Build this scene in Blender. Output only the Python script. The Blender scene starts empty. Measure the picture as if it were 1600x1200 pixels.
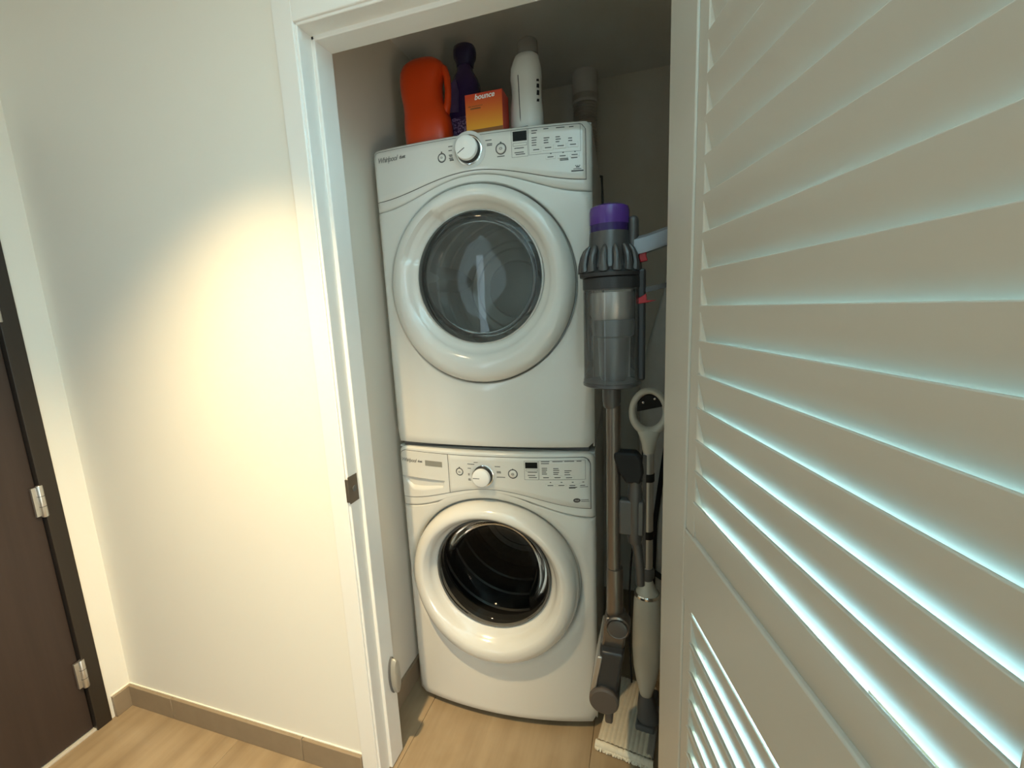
import bpy, math, random
from math import sin, cos, pi, radians, sqrt
from mathutils import Vector, Matrix
random.seed(7)
S = bpy.context.scene
COL = S.collection

# ------------------------------------------------------------------ camera
cd = bpy.data.cameras.new('camera')
cam = bpy.data.objects.new('camera', cd); COL.objects.link(cam)
CY, CP, CR = 0.3047, -0.1708, -0.0435
fwd = Vector((-sin(CY)*cos(CP), cos(CY)*cos(CP), sin(CP)))
rt = Vector((cos(CY), sin(CY), 0)); up = rt.cross(fwd)
r2 = rt*cos(CR)+up*sin(CR); u2 = -rt*sin(CR)+up*cos(CR)
mw = Matrix((r2, u2, -fwd)).transposed().to_4x4(); mw.translation = Vector((0.8362, -1.2871, 1.4816))
cam.matrix_world = mw
cd.sensor_fit = 'HORIZONTAL'; cd.sensor_width = 36.0; cd.lens = 677.78/1600*36.0
cd.clip_start = 0.02; cd.clip_end = 100
S.camera = cam
# ------------------------------------------------------------------ colour management, world, lights
S.view_settings.view_transform = 'Standard'; S.view_settings.look = 'None'
S.view_settings.gamma = 1.0; S.view_settings.use_curve_mapping = False
S.view_settings.exposure = 0.0
W = bpy.data.worlds.new('world'); S.world = W; W.use_nodes = True
bg = W.node_tree.nodes['Background']; bg.inputs[0].default_value = (0.62, 0.85, 1.0, 1); bg.inputs[1].default_value = 1.0

def light(name, kind, loc, target, energy, color, **kw):
    d = bpy.data.lights.new(name, kind); d.energy = energy; d.color = color
    for k, v in kw.items(): setattr(d, k, v)
    o = bpy.data.objects.new(name, d); COL.objects.link(o); o.location = loc
    o.rotation_euler = (Vector(target)-Vector(loc)).to_track_quat('-Z', 'Y').to_euler()
    return o
LX, LY, LZ = 0.08, -0.90, 2.44
light('hall_downlight', 'SPOT', (LX, LY, LZ), (LX-0.20, LY+0.07, LZ-0.975), 265, (1.0, 0.74, 0.40), spot_size=radians(81), spot_blend=1.0, shadow_soft_size=0.03)
# added warm fill: unseen point light behind the camera, no fixture
light('room_fill', 'POINT', (1.80, -2.20, 0.55), (0.1, -2.75, 0), 50, (1.0, 0.74, 0.50), shadow_soft_size=0.25)
# daylight : a balcony window in the front wall behind the opened door, and a narrow side window in the wall behind the camera
light('window_daylight', 'AREA', (1.66, -0.215, 1.22), (1.66, -2, 1.22), 360, (0.36, 0.77, 1.0), shape='RECTANGLE', size=0.78, size_y=2.2)
light('side_window_daylight', 'AREA', (-0.42, -3.10, 1.45), (-0.42, 0, 1.45), 2.6, (0.66, 0.88, 1.0), shape='RECTANGLE', size=0.13, size_y=1.5)

light('jamb_cool_fill', 'AREA', (2.16, -2.66, 1.25), (0, -2.66, 1.25), 23, (0.60, 0.86, 1.0), shape='RECTANGLE', size=0.62, size_y=2.1)  # added cool fill from an unseen opening, turns the left jamb bluish

# ------------------------------------------------------------------ helpers
MATS = {}
def mat(name, color, rough=0.5, metal=0.0, bump=0.0, bscale=200.0, var=0.0, vscale=8.0, emis=None, spec=0.5, coat=0.0, stretch=None):
    m = bpy.data.materials.new(name); m.use_nodes = True
    nt = m.node_tree; b = nt.nodes['Principled BSDF']
    b.inputs['Base Color'].default_value = (*color, 1); b.inputs['Roughness'].default_value = rough
    b.inputs['Metallic'].default_value = metal; b.inputs['Specular IOR Level'].default_value = spec
    if coat: b.inputs['Coat Weight'].default_value = coat; b.inputs['Coat Roughness'].default_value = 0.05
    tc = nt.nodes.new('ShaderNodeTexCoord')
    src = tc.outputs['Object']
    if stretch:
        mp = nt.nodes.new('ShaderNodeMapping'); mp.inputs['Scale'].default_value = stretch
        nt.links.new(src, mp.inputs['Vector']); src = mp.outputs['Vector']
    n = nt.nodes.new('ShaderNodeTexNoise'); n.inputs['Scale'].default_value = vscale; n.inputs['Detail'].default_value = 4
    nt.links.new(src, n.inputs['Vector'])
    if var:
        r = nt.nodes.new('ShaderNodeMix'); r.data_type = 'RGBA'
        r.inputs[6].default_value = (*[c*(1-var) for c in color], 1)
        r.inputs[7].default_value = (*[min(1, c*(1+var)) for c in color], 1)
        nt.links.new(n.outputs['Fac'], r.inputs[0]); nt.links.new(r.outputs[2], b.inputs['Base Color'])
    if bump:
        n2 = nt.nodes.new('ShaderNodeTexNoise'); n2.inputs['Scale'].default_value = bscale
        nt.links.new(src, n2.inputs['Vector'])
        bp = nt.nodes.new('ShaderNodeBump'); bp.inputs['Strength'].default_value = bump; bp.inputs['Distance'].default_value = 0.001
        nt.links.new(n2.outputs['Fac'], bp.inputs['Height']); nt.links.new(bp.outputs['Normal'], b.inputs['Normal'])
    if emis:
        b.inputs['Emission Color'].default_value = (*emis[0], 1); b.inputs['Emission Strength'].default_value = emis[1]
    MATS[name] = m
    return m

def glassmat(name, tint, fres=1.45, rough=0.02, body=0.0, bodycol=(0.5, 0.5, 0.5)):
    m = bpy.data.materials.new(name); m.use_nodes = True; nt = m.node_tree
    nt.nodes.remove(nt.nodes['Principled BSDF']); out = nt.nodes['Material Output']
    t = nt.nodes.new('ShaderNodeBsdfTransparent'); t.inputs[0].default_value = (*tint, 1)
    g = nt.nodes.new('ShaderNodeBsdfGlossy'); g.inputs['Roughness'].default_value = rough
    f = nt.nodes.new('ShaderNodeFresnel'); f.inputs['IOR'].default_value = fres
    src = t.outputs[0]
    if body:
        d = nt.nodes.new('ShaderNodeBsdfDiffuse'); d.inputs[0].default_value = (*bodycol, 1)
        x = nt.nodes.new('ShaderNodeMixShader'); x.inputs[0].default_value = body
        nt.links.new(t.outputs[0], x.inputs[1]); nt.links.new(d.outputs[0], x.inputs[2]); src = x.outputs[0]
    mx = nt.nodes.new('ShaderNodeMixShader'); nt.links.new(f.outputs[0], mx.inputs[0])
    nt.links.new(src, mx.inputs[1]); nt.links.new(g.outputs[0], mx.inputs[2]); nt.links.new(mx.outputs[0], out.inputs['Surface'])
    MATS[name] = m
    return m

class MB:
    def __init__(s): s.v = []; s.f = []
    def add(s, vs, fs):
        o = len(s.v); s.v += [tuple(v) for v in vs]; s.f += [tuple(i+o for i in f) for f in fs]; return s
    def box(s, x0, x1, y0, y1, z0, z1, M=None):
        vs = [Vector((x, y, z)) for x in (x0, x1) for y in (y0, y1) for z in (z0, z1)]
        if M: vs = [M @ v for v in vs]
        return s.add(vs, [(0, 1, 3, 2), (4, 6, 7, 5), (0, 4, 5, 1), (2, 3, 7, 6), (0, 2, 6, 4), (1, 5, 7, 3)])
    def loft(s, rings, cap0=True, cap1=True, closed=True):
        n = len(rings[0]); vs = [p for r in rings for p in r]; fs = []
        for i in range(len(rings)-1):
            for j in range(n if closed else n-1):
                k = (j+1) % n
                fs.append((i*n+j, i*n+k, (i+1)*n+k, (i+1)*n+j))
        if cap0: fs.append(tuple(reversed(range(n))))
        if cap1: fs.append(tuple(range((len(rings)-1)*n, len(rings)*n)))
        return s.add(vs, fs)
    def lathe(s, prof, M=None, seg=40, cap0=True, cap1=True, sx=1, sy=1):
        # prof: (radius, height) about local Z
        rings = []
        for r, h in prof:
            ring = [Vector((r*cos(2*pi*k/seg)*sx, r*sin(2*pi*k/seg)*sy, h)) for k in range(seg)]
            rings.append([M @ p for p in ring] if M else ring)
        return s.loft(rings, cap0, cap1)
    def tube(s, path, r, seg=12, cap=True):
        P = [Vector(p) for p in path]; rings = []
        for i, p in enumerate(P):
            t = (P[min(i+1, len(P)-1)]-P[max(i-1, 0)]).normalized()
            a = Vector((0, 0, 1)) if abs(t.z) < 0.9 else Vector((1, 0, 0))
            n = t.cross(a).normalized(); b = n.cross(t)
            rr = r[i] if isinstance(r, (list, tuple)) else r
            rings.append([p+(n*cos(-2*pi*k/seg)+b*sin(-2*pi*k/seg))*rr for k in range(seg)])
        return s.loft([list(reversed(x)) for x in rings], cap, cap)
    def prism(s, poly, y0, y1, M=None):
        # poly in (x,z), extruded along y
        a = [Vector((x, y0, z)) for x, z in poly]; b = [Vector((x, y1, z)) for x, z in poly]
        if M: a = [M @ v for v in a]; b = [M @ v for v in b]
        return s.loft([a, b])
    def build(s, name, m, parent=None, smooth=True, bevel=0, bseg=2, loc=None, ang=35):
        me = bpy.data.meshes.new(name); me.from_pydata(s.v, [], s.f); me.update()
        import bmesh
        bm = bmesh.new(); bm.from_mesh(me); bmesh.ops.recalc_face_normals(bm, faces=bm.faces); bm.to_mesh(me); bm.free()
        me.materials.append(m if not isinstance(m, str) else MATS[m])
        if smooth:
            for p in me.polygons: p.use_smooth = True
            me.set_sharp_from_angle(angle=radians(ang))
        o = bpy.data.objects.new(name, me); COL.objects.link(o)
        if parent: o.parent = parent
        if loc: o.location = loc
        if bevel:
            b = o.modifiers.new('bevel', 'BEVEL'); b.width = bevel; b.segments = bseg; b.limit_method = 'ANGLE'; b.angle_limit = radians(40)
        return o

def tag(o, label=None, cat=None, group=None, kind=None):
    if label: o['label'] = label
    if cat: o['category'] = cat
    if group: o['group'] = group
    if kind: o['kind'] = kind
    return o
def empty(name, loc=(0, 0, 0), rz=0, parent=None):
    o = bpy.data.objects.new(name, None); COL.objects.link(o); o.location = loc; o.rotation_euler = (0, 0, rz)
    o.empty_display_size = 0.05
    if parent: o.parent = parent
    return o
def dup(o, name=None, parent=None, loc=None):
    c = o.copy(); COL.objects.link(c)
    if parent is not None: c.parent = parent
    if loc is not None: c.location = loc
    return c
def dash(o, label): o['label'] = label; return o
def lerp(pts, x):
    if x <= pts[0][0]: return pts[0][1]
    for (a, u), (b, v) in zip(pts, pts[1:]):
        if x <= b:
            t = (x-a)/(b-a); return u+(v-u)*t
    return pts[-1][1]
def smooth(a, b, x):
    t = max(0, min(1, (x-a)/(b-a))); return t*t*(3-2*t)

# ------------------------------------------------------------------ materials
mat('wall_paint', (0.80, 0.775, 0.70), 0.65, bump=0.08, bscale=350, var=0.015, vscale=3)
mat('dark_unseen_wall', (0.17, 0.12, 0.085), 0.5, var=0.3, vscale=25, stretch=(1, 1, 0.06))  # unseen back and right walls, made dark to soak up stray daylight
mat('ceiling_paint', (0.80, 0.78, 0.72), 0.8, var=0.01)
mat('closet_paint', (0.78, 0.73, 0.63), 0.6, bump=0.05, bscale=350, var=0.02)
mat('trim_paint', (0.82, 0.81, 0.77), 0.32, var=0.01, bump=0.02, bscale=120)
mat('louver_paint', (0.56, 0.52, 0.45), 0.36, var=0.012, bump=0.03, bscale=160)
mat('dark_wood', (0.022, 0.016, 0.011), 0.45, var=0.35, vscale=30, stretch=(1, 1, 0.06))
mat('brown_wood', (0.038, 0.024, 0.019), 0.5, var=0.35, vscale=40, stretch=(1, 1, 0.05), bump=0.15, bscale=120)
mat('steel', (0.62, 0.60, 0.56), 0.35, 0.9, var=0.05)
mat('ivory_metal', (0.62, 0.58, 0.50), 0.4, 0.2, var=0.03)
mat('bronze', (0.16, 0.135, 0.11), 0.42, 0.8, var=0.08, vscale=60)
mat('stone_baseboard', (0.27, 0.205, 0.135), 0.5, var=0.12, vscale=25)
mat('grout', (0.42, 0.35, 0.25), 0.8, var=0.05)
mat('caulk', (0.85, 0.82, 0.70), 0.6, var=0.01)
mat('enamel', (0.69, 0.675, 0.63), 0.16, coat=0.35, var=0.006, vscale=3)
mat('enamel_side', (0.62, 0.62, 0.60), 0.3, var=0.01)
mat('seam', (0.10, 0.10, 0.095), 0.6, var=0.05)
mat('print_grey', (0.075, 0.075, 0.075), 0.6, var=0.05)
mat('logo_grey', (0.30, 0.30, 0.29), 0.4, 0.4, var=0.05)
mat('label_grey', (0.33, 0.32, 0.28), 0.4, 0.3, var=0.05)
mat('display_black', (0.004, 0.004, 0.004), 0.35, var=0.1, spec=0.2)
mat('knob_white', (0.84, 0.83, 0.80), 0.22, coat=0.3, var=0.005)
mat('knob_skirt', (0.03, 0.03, 0.03), 0.3, var=0.1)
mat('chrome', (0.75, 0.75, 0.73), 0.15, 1.0, var=0.02)
mat('rubber_grey', (0.10, 0.10, 0.10), 0.6, var=0.1)
mat('rubber_black', (0.008, 0.008, 0.008), 0.6, var=0.1, spec=0.3)
mat('drum_grey', (0.62, 0.62, 0.60), 0.4, 0.35, var=0.06)
mat('drum_steel', (0.13, 0.13, 0.13), 0.35, 0.5, var=0.25, vscale=60)
mat('duct_foil', (0.58, 0.54, 0.49), 0.35, 0.7, var=0.1)
mat('pvc_white', (0.70, 0.67, 0.62), 0.5, var=0.02)
mat('orange_plastic', (0.62, 0.055, 0.006), 0.33, var=0.06, vscale=6)
mat('purple_plastic', (0.034, 0.018, 0.078), 0.25, var=0.3, vscale=30)
mat('navy_plastic', (0.016, 0.012, 0.045), 0.3, var=0.2)
mat('white_plastic', (0.74, 0.73, 0.68), 0.35, var=0.015)
mat('frost_cap', (0.23, 0.22, 0.20), 0.4, var=0.03)
mat('lilac_label', (0.085, 0.06, 0.14), 0.35, var=0.4, vscale=60)
mat('ink_black', (0.01, 0.01, 0.012), 0.5, var=0.05)
mat('ink_white', (0.85, 0.83, 0.80), 0.5, var=0.01)
mat('box_red', (0.50, 0.035, 0.012), 0.5, var=0.05)
mat('box_brown', (0.20, 0.07, 0.012), 0.5, var=0.05)
mat('vac_grey', (0.095, 0.093, 0.094), 0.3, 0.5, var=0.08)
mat('vac_dark', (0.035, 0.035, 0.037), 0.35, 0.2, var=0.1)
mat('vac_silver', (0.46, 0.44, 0.42), 0.3, 0.8, var=0.04)
mat('vac_nickel', (0.185, 0.16, 0.14), 0.3, 0.85, var=0.06)
mat('vac_cap', (0.10, 0.08, 0.068), 0.5, 0.1, var=0.08)
mat('vac_arm', (0.28, 0.31, 0.35), 0.35, 0.5, var=0.05)
mat('purple_gloss', (0.085, 0.03, 0.23), 0.2, var=0.1)
mat('purple_dark', (0.028, 0.012, 0.10), 0.25, var=0.1)
mat('red_plastic', (0.42, 0.012, 0.02), 0.35, var=0.08)
mat('mop_white', (0.60, 0.585, 0.51), 0.3, coat=0.2, var=0.01)
mat('mop_silver', (0.55, 0.56, 0.56), 0.32, 0.75, var=0.04)
mat('board_cloth', (0.55, 0.54, 0.49), 0.85, var=0.12, vscale=25, bump=0.4, bscale=300)
mat('bumper_grey', (0.36, 0.345, 0.30), 0.35, 0.25, var=0.03)
mat('lamp_lens', (0.9, 0.85, 0.7), 0.5, emis=((1.0, 0.74, 0.42), 30.0))
glassmat('dryer_glass', (0.66, 0.68, 0.67), 1.4, 0.02, body=0.12, bodycol=(0.24, 0.25, 0.25))
glassmat('washer_glass', (0.42, 0.41, 0.39), 1.15, 0.05)
glassmat('clear_plastic', (0.95, 0.95, 0.94), 1.45, 0.03, body=0.13, bodycol=(0.55, 0.55, 0.55))

# floor tile material : vein-cut beige stone, veins run along Y
m = bpy.data.materials.new('floor_stone'); m.use_nodes = True; nt = m.node_tree; b = nt.nodes['Principled BSDF']
tc = nt.nodes.new('ShaderNodeTexCoord'); mp = nt.nodes.new('ShaderNodeMapping'); mp.inputs['Scale'].default_value = (9, 0.7, 1)
n1 = nt.nodes.new('ShaderNodeTexNoise'); n1.inputs['Scale'].default_value = 1.6; n1.inputs['Detail'].default_value = 5; n1.inputs['Roughness'].default_value = 0.6
n2 = nt.nodes.new('ShaderNodeTexNoise'); n2.inputs['Scale'].default_value = 9; n2.inputs['Detail'].default_value = 6
cr = nt.nodes.new('ShaderNodeValToRGB'); e = cr.color_ramp.elements
e[0].position = 0.30; e[0].color = (0.275, 0.20, 0.12, 1); e[1].position = 0.70; e[1].color = (0.385, 0.29, 0.18, 1)
mx = nt.nodes.new('ShaderNodeMix'); mx.data_type = 'RGBA'; mx.blend_type = 'MULTIPLY'; mx.inputs[0].default_value = 0.35
cr2 = nt.nodes.new('ShaderNodeValToRGB'); e2 = cr2.color_ramp.elements
e2[0].position = 0.32; e2[0].color = (0.72, 0.66, 0.58, 1); e2[1].position = 0.55; e2[1].color = (1, 1, 1, 1)
oi = nt.nodes.new('ShaderNodeObjectInfo'); vm = nt.nodes.new('ShaderNodeVectorMath'); vm.operation = 'ADD'
cx = nt.nodes.new('ShaderNodeCombineXYZ'); ml = nt.nodes.new('ShaderNodeMath'); ml.operation = 'MULTIPLY'; ml.inputs[1].default_value = 37
nt.links.new(oi.outputs['Random'], ml.inputs[0]); nt.links.new(ml.outputs[0], cx.inputs[0])
nt.links.new(tc.outputs['Object'], mp.inputs['Vector']); nt.links.new(mp.outputs['Vector'], vm.inputs[0]); nt.links.new(cx.outputs[0], vm.inputs[1])
nt.links.new(vm.outputs[0], n1.inputs['Vector']); nt.links.new(tc.outputs['Object'], n2.inputs['Vector'])
nt.links.new(n1.outputs['Fac'], cr.inputs[0]); nt.links.new(n2.outputs['Fac'], cr2.inputs[0])
nt.links.new(cr.outputs[0], mx.inputs[6]); nt.links.new(cr2.outputs[0], mx.inputs[7]); nt.links.new(mx.outputs[2], b.inputs['Base Color'])
b.inputs['Roughness'].default_value = 0.34
MATS['floor_stone'] = m

# printed box front: red at the top running to yellow-orange at the bottom (object space, metres from the base)
m = bpy.data.materials.new('box_print'); m.use_nodes = True; nt = m.node_tree; b = nt.nodes['Principled BSDF']
tc = nt.nodes.new('ShaderNodeTexCoord'); sp = nt.nodes.new('ShaderNodeSeparateXYZ'); mr = nt.nodes.new('ShaderNodeMapRange')
mr.inputs[1].default_value = 0.0; mr.inputs[2].default_value = 0.11
cr = nt.nodes.new('ShaderNodeValToRGB'); e = cr.color_ramp.elements
e[0].position = 0.15; e[0].color = (0.72, 0.30, 0.012, 1); e[1].position = 0.95; e[1].color = (0.60, 0.05, 0.015, 1)
k = e.new(0.55); k.color = (0.66, 0.15, 0.010, 1)
nt.links.new(tc.outputs['Object'], sp.inputs[0]); nt.links.new(sp.outputs[2], mr.inputs[0]); nt.links.new(mr.outputs[0], cr.inputs[0])
nt.links.new(cr.outputs[0], b.inputs['Base Color']); b.inputs['Roughness'].default_value = 0.45
MATS['box_print'] = m

# lilac beads seen through the bottle bottom
m = bpy.data.materials.new('bead_fill'); m.use_nodes = True; nt = m.node_tree; b = nt.nodes['Principled BSDF']
tc = nt.nodes.new('ShaderNodeTexCoord'); vo = nt.nodes.new('ShaderNodeTexVoronoi'); vo.inputs['Scale'].default_value = 190
cr = nt.nodes.new('ShaderNodeValToRGB'); e = cr.color_ramp.elements
e[0].position = 0.1; e[0].color = (0.50, 0.36, 0.60, 1); e[1].position = 0.6; e[1].color = (0.06, 0.025, 0.10, 1)
nt.links.new(tc.outputs['Object'], vo.inputs['Vector']); nt.links.new(vo.outputs['Distance'], cr.inputs[0]); nt.links.new(cr.outputs[0], b.inputs['Base Color'])
b.inputs['Roughness'].default_value = 0.3
MATS['bead_fill'] = m

# ------------------------------------------------------------------ text -> mesh
def text_mesh(name, body, size, m, parent, M, shear=0.0, warp=None, bold=0.0, spacing=1.0):
    c = bpy.data.curves.new(name, 'FONT'); c.body = body; c.size = size; c.shear = shear; c.offset = bold
    c.align_x = 'LEFT'; c.space_character = spacing; c.resolution_u = 3
    o = bpy.data.objects.new(name, c); COL.objects.link(o)
    bpy.context.view_layer.update()
    dg = bpy.context.evaluated_depsgraph_get()
    me = bpy.data.meshes.new_from_object(o.evaluated_get(dg))
    bpy.data.objects.remove(o)
    for v in me.vertices:
        p = M @ v.co
        v.co = warp(p) if warp else p
    me.materials.clear(); me.materials.append(MATS[m])
    ob = bpy.data.objects.new(name, me); COL.objects.link(ob); ob.parent = parent
    return ob
TXZ = lambda x, z: Matrix(((1, 0, 0, x), (0, 0, -1, 0), (0, 1, 0, z), (0, 0, 0, 1)))

# ================================================================== SETTING
WF, WB = -0.320, -0.205      # hall face and closet face of the wall with the opening
CEIL = 2.46
XL = -1.11                   # entry wall
OX0, OX1, OZ = 0.030, 0.900, 2.175   # rough opening
CLX = -0.06                  # closet left wall
def struct(name, mb, m, parent=None, **k): return tag(mb.build(name, m, parent, **k), kind='structure')

fl = struct('floor', MB().box(-1.6, 3.6, -3.2, 1.0, -0.06, -0.004), 'grout')
TL, TW = 1.22, 0.61
tile_me = None
for i in range(-2, 5):
    for j in range(-2, 2):
        x0 = -0.55+TW*i; y0 = -0.92+TL*j
        xa, xb, ya, yb = max(x0, -1.5)+.0004, min(x0+TW, 3.55)-.0004, max(y0, -3.15)+.0004, min(y0+TL, 0.95)-.0004
        if xb-xa < .05 or yb-ya < .05: continue
        t = MB().box(0, xb-xa, 0, yb-ya, -0.01, 0).build('tile', 'floor_stone', fl, bevel=0.0012, bseg=1, loc=(xa, ya, 0))
struct('ceiling', MB().box(-1.6, 3.6, -3.2, 1.0, CEIL, CEIL+.08), 'ceiling_paint')
wf = MB(); wf.box(-1.6, OX0, WF, WB, 0, CEIL); wf.box(OX1, 1.26, WF, WB, 0, CEIL); wf.box(2.06, 3.6, WF, WB, 0, CEIL); wf.box(1.26, 2.06, WF, WB, 0, 0.08); wf.box(1.26, 2.06, WF, WB, 2.36, CEIL); wf.box(OX0, OX1, WF, WB, OZ, CEIL)
struct('wall_front', wf, 'wall_paint', smooth=False)
wl = MB(); wl.box(XL-.14, XL, -0.398, WF, 0, CEIL); wl.box(XL-.14, XL, -1.50, -0.398, 2.13, CEIL); wl.box(XL-.14, XL, -3.2, -1.50, 0, CEIL)
struct('wall_left', wl, 'wall_paint', smooth=False)
wbk = MB(); wbk.box(-1.6, -0.495, -3.2, -3.08, 0, CEIL); wbk.box(-0.345, 3.6, -3.2, -3.08, 0, CEIL); wbk.box(-0.495, -0.345, -3.2, -3.08, 0, 0.65); wbk.box(-0.495, -0.345, -3.2, -3.08, 2.25, CEIL)
struct('wall_back', wbk, 'dark_unseen_wall', smooth=False)
def window(name, x0, x1, z0, z1, y0, y1):
    e = tag(empty(name, (0, 0, 0)), kind='structure')
    f = .028
    MB().box(x0, x0+f, y0, y1, z0, z1).build('frame', 'trim_paint', e); MB().box(x1-f, x1, y0, y1, z0, z1).build('frame', 'trim_paint', e)
    MB().box(x0+f, x1-f, y0, y1, z0, z0+f).build('frame', 'trim_paint', e); MB().box(x0+f, x1-f, y0, y1, z1-f, z1).build('frame', 'trim_paint', e)
window('window_1', 1.26, 2.06, 0.08, 2.36, WF-.004, -.26)
wr = MB(); wr.box(2.1, 2.22, -2.34, WF, 0, CEIL); wr.box(2.1, 2.22, -3.08, -2.98, 0, CEIL); wr.box(2.1, 2.22, -2.98, -2.34, 0, 0.18); wr.box(2.1, 2.22, -2.98, -2.34, 2.32, CEIL)
struct('wall_right', wr, 'dark_unseen_wall', smooth=False)
struct('wall_closet_left', MB().box(CLX-.1, CLX, WB, 0.9, 0, CEIL), 'closet_paint', smooth=False)
struct('wall_closet_back', MB().box(CLX-.1, 1.27, 0.85, 0.95, 0, CEIL), 'closet_paint', smooth=False)
struct('wall_closet_right', MB().box(1.17, 1.27, WB, 0.9, 0, CEIL), 'closet_paint', smooth=False)

# baseboards: stone pieces, each its own object
def baseboard(name, pieces):
    e = tag(empty(name), kind='structure')
    for (x0, x1, y0, y1) in pieces:
        MB().box(x0, x1, y0, y1, 0, 0.088).build('tile', 'stone_baseboard', e, bevel=0.0012, bseg=1)
    return e
bf = baseboard('baseboard_front', [(XL+.014, -0.87, WF-.014, WF), (-0.868, -0.262, WF-.014, WF), (-0.260, -0.026, WF-.014, WF)])
MB().box(XL+.003, -0.026, WF-.004, WF-.0002, 0.088, 0.0915).build('caulk_line', 'caulk', bf)
bl = baseboard('baseboard_left', [(XL, XL+.014, -0.386, WF)])
MB().box(XL+.0002, XL+.004, -0.386, WF-.004, 0.088, 0.0915).build('caulk_line', 'caulk', bl)
baseboard('baseboard_closet', [(CLX, CLX+.012, WB, 0.28), (CLX, CLX+.012, 0.282, 0.85)])

# opening trim : casing, jamb with rabbet and stop  (trim_1 left, trim_2 head, trim_3 right)
CF = WF-.007
def prof_left():
    # (x, y) profile of the left casing + jamb, seen from above
    return [(-0.026, WF), (-0.026, CF), (0.0285, CF), (0.0300, CF+.002), (0.0300, WF-.001), (0.0345, WF-.001), (0.0360, WF+.001), (0.0360, WF+.045),
            (0.0445, WF+.045), (0.0460, WF+.0465), (0.0460, WB-.006), (0.0440, WB-.004), (0.0300, WB-.004), (0.0300, WF)]
def vert_trim(name, pr, z0, z1):
    mb = MB(); mb.loft([[Vector((x, y, z0)) for x, y in pr], [Vector((x, y, z1)) for x, y in pr]])
    return struct(name, mb, 'trim_paint', smooth=False, bevel=0.0012, bseg=2)
pl = prof_left()
vert_trim('trim_1', pl, 0.004, 2.228)
vert_trim('trim_3', [(0.936-x, y) for x, y in pl], 0.004, 2.228)
HX0, HX1 = 0.030, 0.906
hp = [(-y0, z) for y0, z in []]
head = [(2.2275, WF), (2.2275, CF), (2.1735, CF), (2.172, CF+.002), (2.172, WF-.001), (2.1675, WF-.001), (2.166, WF+.001), (2.166, WF+.045),
        (2.1575, WF+.045), (2.156, WF+.0465), (2.156, WB-.006), (2.158, WB-.004), (2.172, WB-.004), (2.172, WF)]
mb = MB(); mb.loft([[Vector((HX0, y, z)) for z, y in head], [Vector((HX1, y, z)) for z, y in head]])
struct('trim_2', mb, 'trim_paint', smooth=False, bevel=0.0012)

# strike plate on the jamb
sp_ = empty('strike_plate', (0.036, WF+.014, 0.995))
tag(sp_, 'small dark bronze strike plate let into the white left door jamb', 'strike plate')
MB().box(0, 0.0025, -0.0175, 0.022, -0.040, 0.040).build('plate', 'bronze', sp_, bevel=0.001)
MB().box(-0.010, 0.0027, -0.0205, -0.0172, -0.034, 0.034).build('lip', 'bronze', sp_, bevel=0.0008)
MB().lathe([(0.009, 0), (0.009, 0.0014), (0.006, 0.0018)], Matrix.Translation((0.0025, 0.006, 0)) @ Matrix.Rotation(pi/2, 4, 'Y'), 20).build('latch_cup', 'seam', sp_)

# oval bumper low on the jamb
bp_ = empty('door_bumper', (0.046, -0.229, 0.315)); tag(bp_, 'grey oval bumper low on the inner face of the left jamb', 'door bumper')
MB().lathe([(0.064, 0), (0.066, 0.004), (0.064, 0.007)], Matrix.Rotation(pi/2, 4, 'Y'), 40, sx=1, sy=0.30).build('base_plate', 'rubber_grey', bp_)
MB().lathe([(0.062, 0.007), (0.063, 0.016), (0.058, 0.023), (0.045, 0.0265), (0.02, 0.028)], Matrix.Rotation(pi/2, 4, 'Y'), 40, sx=1, sy=0.27).build('cushion', 'bumper_grey', bp_)

# ------------------------------------------------------------------ entry door (left, dark)
d1 = tag(empty('door_1', (XL, -0.398, 0)), kind='structure')
MB().box(-0.06, 0.006, -0.046, 0.0, 0, 2.13).build('door_frame', 'dark_wood', d1, bevel=0.0015)
MB().box(-0.06, 0.006, -1.102, -1.056, 0, 2.13).build('door_frame', 'dark_wood', d1, bevel=0.0015)
MB().box(-0.06, 0.006, -1.056, -0.046, 2.085, 2.13).build('door_frame', 'dark_wood', d1, bevel=0.0015)
MB().box(-0.055, -0.012, -1.053, -0.049, 0.012, 2.082).build('leaf', 'brown_wood', d1, bevel=0.0015)
MB().box(-0.06, 0.0, -1.056, -0.046, 0, 0.008).build('threshold', 'ivory_metal', d1, bevel=0.001)
for zc in (0.245, 0.912, 1.565):
    h = MB(); h.lathe([(0.008, -0.055), (0.0092, -0.053), (0.0092, 0.053), (0.008, 0.055)], Matrix.Translation((0.004, -0.047, zc)), 16)
    h.box(-0.008, 0.0015, -0.066, -0.047, zc-.05, zc+.05)
    hh = h.build('hinge', 'steel', d1)
    for q in (-0.018, 0.018):
        MB().lathe([(0.0096, -0.001), (0.0096, 0.001)], Matrix.Translation((0.004, -0.047, zc+q)), 16).build('knuckle_joint', 'seam', hh)

# ------------------------------------------------------------------ louvered closet door (door_2), opened towards the camera
HX, HY, DA = 0.8722, -0.345, 0.2775
d2 = tag(empty('door_2', (HX, HY, 0), -DA - pi/2 + 0), kind='structure')
# local frame: x along the leaf (from hinge to free edge), y through the thickness (positive = towards the hall on the left), z up
# world D=(sin a,-cos a); rotation by -pi/2+a : x->(cos(-pi/2+a), sin(-pi/2+a)) = (sin a, -cos a)
d2.rotation_euler = (0, 0, -pi/2+DA)
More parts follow.
